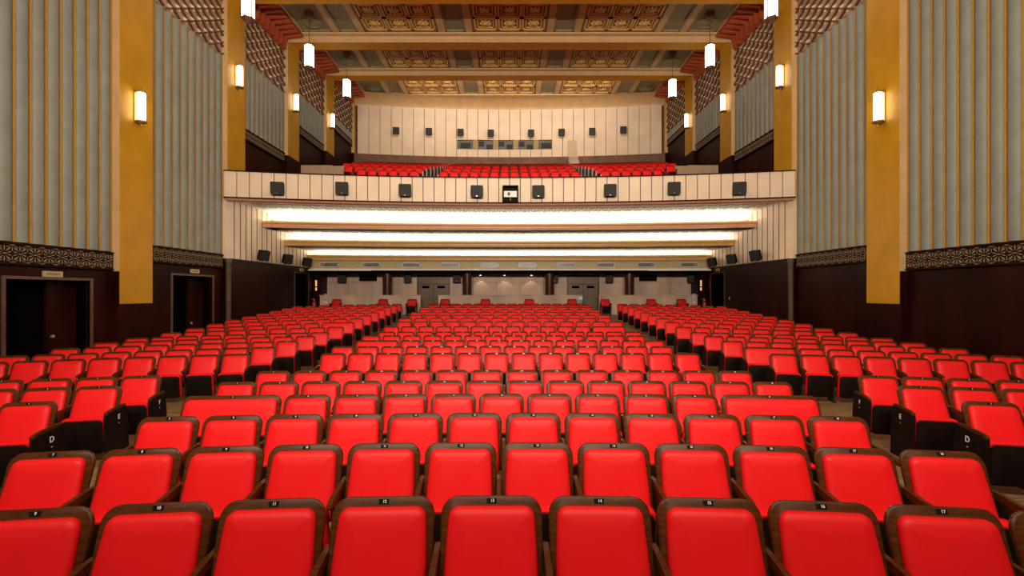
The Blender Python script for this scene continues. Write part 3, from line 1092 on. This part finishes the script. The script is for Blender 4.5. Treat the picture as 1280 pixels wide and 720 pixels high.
# downlights on the rear wall
for i, px in enumerate((600.5, 630.8, 664.5)):
    x = (px - 637) * 24.6 / 569
    m_ = MB()
    m_.lathe([(0.07, 1.02), (0.07, 0.90), (0.055, 0.90), (0.05, 0.93), (0, 0.93)], (x, 24.6, 0), 12)
    t = thing('downlight', (x, 24.6, 0.9), 'small lit downlight over the rear wall, %s of three' % ('leftmost', 'middle', 'rightmost')[i], 'light', 'downlights behind the stalls')
    put('housing', m_, BRASS, t)
    m_ = MB()
    m_.lathe([(0, 0.895), (0.05, 0.895), (0.05, 0.91), (0, 0.91)], (x, 24.6, 0), 12)
    put('lit_lens', m_, DOWNLIGHT, t)
    d_ = bpy.data.lights.new('downlight_spot', 'SPOT')
    d_.energy = 9
    d_.spot_size = math.radians(80)
    d_.color = (1.0, 0.72, 0.5)
    lo = bpy.data.objects.new('downlight_spot', d_)
    COL.objects.link(lo)
    lo.location = (x * M, 24.6 * M, 0.87 * M + CZ)
    lo.rotation_euler = (math.radians(12), 0, 0)
for s in (-1, 1):
    x = s * 10.22
    x = (395.4 - 637) * 24.0 / 569 if s < 0 else (876 - 637) * 24.0 / 569
    t = thing('lit_sign', (x, 24.0, 0.02), 'narrow upright amber lit sign on the dark %s corner behind the stalls' % side(s), 'sign')
    m_ = MB()
    m_.box(x - 0.08, x + 0.08, 23.98, 24.04, 0.02, 0.66)
    put('case', m_, BLACK, t)
    m_ = MB()
    m_.box(x - 0.04, x + 0.04, 23.965, 23.99, 0.30, 0.62)
    m_.box(x - 0.04, x + 0.04, 23.965, 23.99, 0.08, 0.24)
    put('lit_panel', m_, AMBER, t)
    x = (392.5 - 637) * 23.6 / 569 if s < 0 else (880.5 - 637) * 23.6 / 569
    t = thing('fire_extinguisher', (x, 23.6, -1.24), 'red fire extinguisher by the dark %s corner behind the stalls' % side(s), 'extinguisher')
    m_ = MB()
    m_.lathe([(0.10, -1.24), (0.11, -1.2), (0.11, -0.62), (0.09, -0.52), (0.04, -0.46), (0.04, -0.42)], (x, 23.6, 0), 14)
    put('cylinder', m_, EXTRED, t, smooth=40)
    m_ = MB()
    m_.box(x - 0.03, x + 0.03, 23.57, 23.63, -0.44, -0.38)
    m_.box(x - 0.11, x + 0.03, 23.58, 23.62, -0.38, -0.35)
    m_.box(x - 0.02, x + 0.02, 23.5, 23.6, -0.42, -0.39)
    put('valve_handle', m_, STEEL, t)
    m_ = MB()
    m_.lathe([(0.014, -1.0), (0.014, -0.42)], (x - 0.125, 23.57, 0), 8)
    put('hose', m_, BLACK, t)
    x = (408 - 637) * 23.72 / 569 if s < 0 else (867 - 637) * 23.72 / 569
    t = thing('notice_box', (x, 23.66, -0.62), 'small pale notice on the %s end of the low rear partition' % side(s), 'notice')
    m_ = MB()
    m_.box(x - 0.10, x + 0.10, 23.66, 23.72, -0.62, -0.10)
    put('board', m_, PINKWHITE, t)
    m_ = MB()
    m_.box(x - 0.10, x + 0.10, 23.65, 23.665, -0.60, -0.50)
    put('white_strip', m_, WHITEPLASTIC, t)
x = (725.5 - 637) * 23.7 / 569
t = thing('notice', (x, 23.66, -0.8), 'small green and white notice at the right aisle end of the centre partition', 'notice')
m_ = MB()
m_.box(x - 0.11, x + 0.11, 23.68, 23.72, -0.75, -0.22)
put('green_sheet', m_, POSTERGREEN, t)
m_ = MB()
m_.box(x - 0.11, x + 0.11, 23.67, 23.69, -0.40, -0.24)
put('white_heading', m_, WHITEPLASTIC, t)

for s in (-1, 1):
    t = thing('sign_plate', (s * 10.33, 22.6, 1.0), 'tiny pale sign plate above the %s doorway under the balcony' % side(s), 'sign', 'door signs')
    m_ = MB(s)
    m_.box(10.305, 10.338, 22.4, 22.8, 1.03, 1.17)
    put('board', m_, SIGNCREAM, t)
    m_ = MB(s)
    m_.box(10.30, 10.306, 22.45, 22.75, 1.07, 1.13)
    put('faded_lettering', m_, SIGNINK, t)
t = thing('wall_switch', (10.33, 21.4, -0.33), 'small metal switch on the dark panelling of the right wall under the balcony', 'switch')
m_ = MB()
m_.box(10.322, 10.338, 21.36, 21.44, -0.36, -0.24)
put('plate', m_, STEEL, t)
m_ = MB()
m_.box(10.31, 10.323, 21.39, 21.41, -0.32, -0.28)
put('toggle', m_, WHITEPLASTIC, t)

# ------------------------------------------------------------------ theatre seats
P = 0.55
TILT = math.radians(19.5)
TT = math.tan(TILT)


def bk(u, z, w):
    return (u, -(SEAT_H - z) * TT - w * math.cos(TILT), z + w * math.sin(TILT))


def rrect(wt, wb, z0, z1, rt, rb, n=6):
    """rounded outline, ccw seen from the front, as (u, z)"""
    pts = []

    def corner(cx, cz, r, a0):
        for i in range(n + 1):
            a = a0 + math.pi / 2 * i / n
            pts.append((cx + r * math.cos(a), cz + r * math.sin(a)))
    corner(wb / 2 - rb, z0 + rb, rb, -math.pi / 2)
    corner(wt / 2 - rt, z1 - rt, rt, 0)
    corner(-wt / 2 + rt, z1 - rt, rt, math.pi / 2)
    corner(-wb / 2 + rb, z0 + rb, rb, math.pi)
    return pts


def layers(mb, dims, prof, fn, n=6, mi=0):
    wt, wb, z0, z1, rt, rb = dims
    rings = []
    for e, w in prof:
        o = rrect(wt - 2 * e, wb - 2 * e, z0 + e, z1 - e, max(rt - e, 0.012), max(rb - e, 0.01), n)
        rings.append([fn(u, z, w) for u, z in o])
    mb.loft(rings, mi)


BOARD = [(0.006, 0.0), (0, 0.006), (0, 0.024), (0.007, 0.030)]
PILLOW = [(0.004, 0.024), (0.0, 0.036), (0.004, 0.052), (0.016, 0.064), (0.04, 0.072), (0.09, 0.077)]
# folded-up seat: nearly upright, top leaning to the front
CT = math.radians(8)


def cu(u, z, w):
    # z along the folded pan measured from the hinge, w towards the front
    return (u, -0.195 - w * math.cos(CT) - z * math.sin(CT) * 0.7, 0.13 + z * math.cos(CT) - w * math.sin(CT) * 0.2)


def seat_meshes(width):
    out = {}
    ex = width - P
    m_ = MB()
    layers(m_, (0.515 + ex, 0.500 + ex, 0.43, SEAT_H, 0.085, 0.03), BOARD, bk)
    out['backrest_frame'] = put('backrest_frame', m_, WOOD, u=False, smooth=40)
    m_ = MB()
    layers(m_, (0.438 + ex, 0.478 + ex, 0.40, SEAT_H - 0.043, 0.055, 0.03), PILLOW, bk)
    out['back_cushion'] = put('back_cushion', m_, RED, u=False, smooth=50)
    m_ = MB()
    c = bk(0, SEAT_H - 0.021, 0.031)
    c = Vector(c)
    ax, az = Vector((1, 0, 0)), Vector((0, math.sin(TILT), math.cos(TILT)))
    nn = Vector((0, -math.cos(TILT), math.sin(TILT)))
    m_.obox(c, ax * 0.025, az * 0.011, nn * 0.002)
    out['number_plate'] = put('number_plate', m_, PLATE, u=False)
    m_ = MB()
    layers(m_, (0.455 + ex, 0.455 + ex, 0.0, 0.43, 0.05, 0.04), [(0.05, 0.0), (0.015, 0.008), (0, 0.03), (0, 0.09), (0.012, 0.112)], cu)
    out['seat_cushion'] = put('seat_cushion', m_, RED, u=False, smooth=50)
    m_ = MB()
    layers(m_, (0.430 + ex, 0.430 + ex, -0.01, 0.405, 0.05, 0.05), [(0.004, 0.105), (0, 0.112), (0, 0.124), (0.008, 0.130)], cu)
    out['seat_pan'] = put('seat_pan', m_, BLACK, u=False, smooth=40)
    return out


def arm_mesh():
    m_ = MB()
    poly = [(-0.03, 0.655), (-0.12, 0.660), (-0.34, 0.640), (-0.405, 0.622), (-0.415, 0.600), (-0.400, 0.585), (-0.34, 0.588), (-0.12, 0.612), (-0.03, 0.612)]
    m_.prism(poly[::-1], -0.0155, 0.0155, 0, bev=0.005)
    return m_


def standard_mesh():
    m_ = MB()
    poly = [(-0.06, 0.615), (-0.34, 0.592), (-0.31, 0.45), (-0.24, 0.30), (-0.235, 0.06), (-0.29, 0.0), (0.03, 0.0), (0.0, 0.05), (-0.06, 0.28)]
    m_.prism(poly, -0.014, 0.014)
    return m_


def end_mesh():
    m_ = MB()
    poly = [(-0.02, 0.635), (-0.34, 0.610), (-0.405, 0.585), (-0.41, 0.50), (-0.38, 0.0), (0.04, 0.0), (0.03, 0.4)]
    m_.prism(poly, -0.016, 0.016, bev=0.004)
    return m_


S1 = seat_meshes(P)
S2 = seat_meshes(2 * P)
ARM = put('armrest', arm_mesh(), WOOD, u=False)
STD = put('standard', standard_mesh(), IRON, u=False)
END = put('end_panel', end_mesh(), BLACK, u=False)
PROTO = [*S1.values(), *S2.values(), ARM, STD, END]
for o in PROTO:
    COL.objects.unlink(o)


def child(src, par, loc=(0, 0, 0)):
    o = src.copy()
    COL.objects.link(o)
    o.parent = par
    o.location = loc
    return o


def make_seat(x, d, ang, label, group, dbl=False, first=False, last=False, end_left=False, end_right=False, num=None, letter=None, detail=2, zt=None,
              name='theatre_seat', cat='seat'):
    z = floor_z(d) if zt is None else CZ + zt - SEAT_H
    t = thing('double_seat' if dbl else name, (x, d, z), label, cat, group, metres=True)
    t.rotation_euler = (0, 0, ang)
    S = S2 if dbl else S1
    hw = P if dbl else P / 2
    child(S['backrest_frame'], t)
    child(S['back_cushion'], t)
    sc = child(S['seat_cushion'], t)
    child(S['seat_pan'], sc)
    pl = child(S['number_plate'], t)
    if num is not None:
        c = Vector(bk(0.004, SEAT_H - 0.021, 0.0345))
        text('seat_number', str(num), 0.020, WHITE, pl, tuple(c), (math.pi / 2 - TILT, 0, 0))
    e = None
    if end_right:
        e = child(END, t, (hw, 0, 0))
        child(ARM, t, (hw, 0, 0))
    else:
        child(ARM, t, (hw, 0, 0))
        child(STD, t, (hw, 0, 0))
    if end_left or first:
        e2 = child(END if end_left else STD, t, (-hw, 0, 0))
        e = e2 if end_left else e
        child(ARM, t, (-hw, 0, 0))
    if letter and (end_right or end_left):
        sg = 1 if end_right else -1
        text('row_letter', letter, 0.085, WHITE, e, (sg * 0.018, -0.17, 0.52), (math.pi / 2, 0, sg * math.pi / 2))
        text('row_mark', '-', 0.06, WHITE, e, (sg * 0.018, -0.17, 0.45), (math.pi / 2, 0, sg * math.pi / 2))
    return t


# ---- layout of the stalls: (block, row, position from the aisle, x, d, angle, kind, flags)
SEATS = []
AROWS = [(2.37, 18), (3.33, 22), (4.30, 30), (5.27, 42), (6.24, 50), (7.20, 55)]
BROWS = [9.31, 10.33, 11.4, 12.4, 13.3, 14.5, 15.5, 16.45, 17.4, 18.4, 19.35, 20.3, 21.3, 22.25]


def arc(d0, R, slot):
    a = slot * P / R
    return (R * math.sin(a), d0 - R * (1 - math.cos(a)), -a)


slots = [[(-4.167 + i, 1) for i in range(10)], [(-5.64 + i, 1) for i in range(12)], [(-5.6 + i, 1) for i in range(12)],
         [(-5.67, 2)] + [(-4.17 + i, 1) for i in range(9)] + [(5.33, 2)],
         [(-6.62 + i, 1) for i in range(14)], [(-6.65 + i, 1) for i in range(14)]]
for r, ((d0, R), sl) in enumerate(zip(AROWS, slots)):
    for i, (s_, w) in enumerate(sl):
        x, d, a = arc(d0, R, s_)
        SEATS.append(dict(b='centre', r=r + 1, i=i + 1, n=len(sl), x=x, d=d, a=a, dbl=w == 2, first=i == 0, last=i == len(sl) - 1))
for r, d0 in enumerate(BROWS):
    ph_ = -6.48 if r % 2 == 0 else -6.8
    sl = [(ph_ + i, 1) for i in range(14)]
    if r == 2:
        sl = [(-5.98, 2)] + sl[2:]
    if r == 5:
        sl = sl[:-2] + [(5.7, 2)]
    for i, (s_, w) in enumerate(sl):
        x, d, a = arc(d0, 90, s_)
        SEATS.append(dict(b='centre', r=r + 7, i=i + 1, n=len(sl), x=x, d=d, a=a, dbl=w == 2, first=i == 0, last=i == len(sl) - 1))
for s in (-1, 1):
    inner = [(5.04, 4.80, 4, 'D'), (5.20, 5.79, 5, 'E'), (5.34, 6.63, 6, 'F')]
    inner += [(5.475, d0 - 0.17, 99, None) for d0 in BROWS]
    for r, (xi, di, mx, let) in enumerate(inner):
        x, d, k = xi, di, 0
        dbl = (r == 4 and s > 0) or (r == 9 and s < 0)
        first = True
        while k < mx and x < 9.95:
            an = math.asin(x / 25)
            if first and dbl:
                cx, cd = x + P / 2 * math.cos(an), d - P / 2 * math.sin(an)
                SEATS.append(dict(b=side(s), r=r + 1, i=k + 1, x=s * cx, d=cd, a=-s * an, dbl=True, first=True, letter=let))
                x += (2 * P + 0.012) * math.cos(an)
                d -= (2 * P + 0.012) * math.sin(an)
            else:
                SEATS.append(dict(b=side(s), r=r + 1, i=k + 1, x=s * x, d=d, a=-s * an, dbl=False, first=first, letter=let))
                x += P * math.cos(an)
                d -= P * math.sin(an)
            first = False
            k += 1
vis = [q for q in SEATS if abs(q['x']) / q['d'] * FPX < 900]
vis.sort(key=lambda q: q['d'])
near, far = vis[:304], vis[304:]
for q in near:
    b, r, i = q['b'], q['r'], q['i']
    kind = 'wide double red seat' if q['dbl'] else 'red tip-up seat'
    if b == 'centre':
        row = 'frontmost row' if r == 1 else ('%s row of the centre block' % ORD[r])
        if r == 1:
            lab = 'red tip-up seat, %s from the left in the frontmost row' % ORD[i]
        elif i <= (q['n'] + 1) // 2:
            lab = '%s, %s from the left aisle, %s' % (kind, ORD[i], row)
        else:
            lab = '%s, %s from the right aisle, %s' % (kind, ORD[q['n'] + 1 - i], row)
        num = None
        if r == 1:
            num = 8 + i
        elif r <= 6:
            num = 6 + i
        make_seat(q['x'], q['d'], q['a'], lab, 'red seats of the centre block', q['dbl'], first=q['first'], num=num)
    else:
        if q['letter']:
            row = 'row %s of the %s block' % (q['letter'], b)
        else:
            row = '%s row behind the cross aisle, %s block' % (ORD[r - 3], b)
        lab = '%s, %s from the aisle, %s' % (kind, ORD[i], row)
        make_seat(q['x'], q['d'], q['a'], lab, 'red seats of the %s block' % b, q['dbl'], first=False,
                  end_right=q['first'] and b == 'left', end_left=q['first'] and b == 'right', letter=q['letter'], num=(i if r <= 3 else None))


def simple_seat(mb, x, d, z, ang, w=P, pale_end=False):
    """small far-off seat: frame 1, cushion 0, pan 2"""
    t = MB()
    ex = w - P
    layers(t, (0.515 + ex, 0.5 + ex, 0.43, SEAT_H, 0.085, 0.03), [(0, 0.0), (0, 0.024), (0.007, 0.030)], bk, n=2, mi=1)
    layers(t, (0.438 + ex, 0.478 + ex, 0.40, SEAT_H - 0.043, 0.055, 0.03), [(0.0, 0.028), (0.0, 0.044), (0.02, 0.064), (0.07, 0.072)], bk, n=2, mi=0)
    layers(t, (0.455 + ex, 0.455 + ex, 0.0, 0.43, 0.05, 0.04), [(0.03, 0.0), (0, 0.03), (0, 0.1)], cu, n=2, mi=0)
    layers(t, (0.43 + ex, 0.43 + ex, -0.01, 0.405, 0.05, 0.05), [(0, 0.1), (0, 0.124), (0.008, 0.130)], cu, n=2, mi=2)
    for hx in (w / 2,):
        t.box(hx - 0.0145, hx + 0.0145, -0.40, -0.05, 0.595, 0.65, 1)
        t.box(hx - 0.015, hx + 0.015, -0.3, 0.0, 0.0, 0.6, 3)
    ca, sa = math.cos(ang), math.sin(ang)
    b = len(mb.v)
    mb.v += [(x + ca * a - sa * c, d + sa * a + ca * c, z + e) for a, c, e in t.v]
    mb.f += [[b + i for i in f] for f in t.f]
    mb.m += t.m


m_ = MB()
for q in far:
    simple_seat(m_, q['x'], q['d'], floor_z(q['d']), q['a'], 2 * P if q['dbl'] else P)
o = put('far_theatre_seats', m_, [RED, WOOD, BLACK, IRON], u=False, smooth=40)
tag(o, 'distant red seats filling the rear rows of the stalls', 'seats', kind='stuff')
# single seats against the low rear partition
for i, px in enumerate((419.5, 478, 514.5, 556, 606.6, 661.6, 715.5, 757, 815, 853)):
    d = 24.55
    x = (px - 637) * d / 569
    make_seat(x, d + 0.2, 0, 'single red seat standing against the low rear partition, %s from the left' % ORD[i + 1], 'single seats at the rear partition',
              first=True, zt=-0.39, name='single_seat')

# balcony seats
bproto = {}


def bal_seat(end):
    if end not in bproto:
        t = MB()
        simple_seat(t, 0, 0, 0, 0, 0.45)
        if end:
            for hx in end:
                t.box(hx * 0.225 - 0.02, hx * 0.225 + 0.02, -0.4, 0.05, 0.0, 0.64, 4)
        me = put('tip_up_seat', t, [RED, WOOD, BLACK, IRON, PALE_END], u=False, smooth=40)
        COL.objects.unlink(me)
        bproto[end] = me
    return bproto[end]


rest = MB()
BP = 0.45
blocks = [('left', -3.72 * M, -1, (6, 8)), ('centre', -6.5 * BP, 1, (14, 14)), ('right', 3.72 * M, 1, (6, 8))]
for n, (d, h) in enumerate(brow):
    for bn, xs_, dirn, cnt in blocks:
        c = cnt[min(n, 1)] + (1 if n > 1 and bn != 'centre' else 0)
        for i in range(c):
            x = (xs_ + dirn * i * BP) if bn == 'centre' else xs_ + dirn * (i + 0.5) * BP
            xu = x / M
            dd = d - (FC - FE) * (xu / 10.35) ** 2 * (1 - n / 30)
            a = math.atan(2 * (FC - FE) * xu / 10.35 ** 2) * -1
            z = h * M + CZ - SEAT_H
            ends = ()
            if bn == 'centre':
                ends = ((-1,) if i == 0 else ()) + ((1,) if i == c - 1 else ())
            elif i == 0:
                ends = (-dirn,)
            if n < 2:
                o = bal_seat(ends).copy()
                COL.objects.link(o)
                o.location = (x, dd * M, z)
                o.rotation_euler = (0, 0, a)
                rn = ('front row', 'second row')[n]
                if bn == 'centre':
                    lab = 'small red balcony seat, %s from the left, %s, centre block' % (ORD[i + 1], rn)
                else:
                    lab = 'small red balcony seat, %s from the aisle, %s, %s block' % (ORD[i + 1], rn, bn)
                tag(o, lab, 'seat', 'balcony seats in the first two rows')
            else:
                simple_seat(rest, x, dd * M, z, a, BP)
                for hx in ends:
                    t = MB()
                    t.box(hx * 0.225 - 0.02, hx * 0.225 + 0.02, -0.4, 0.05, 0.0, 0.64, 4)
                    b = len(rest.v)
                    rest.v += [(x + p[0], dd * M + p[1], z + p[2]) for p in t.v]
                    rest.f += [[b + k for k in f] for f in t.f]
                    rest.m += t.m
o = put('rear_balcony_seats', rest, [RED, WOOD, BLACK, IRON, PALE_END], u=False, smooth=40)
tag(o, 'crowded slivers of red seats in the rear rows of the balcony', 'seats', kind='stuff')

for o in PROTO + list(bproto.values()):
    bpy.data.objects.remove(o)
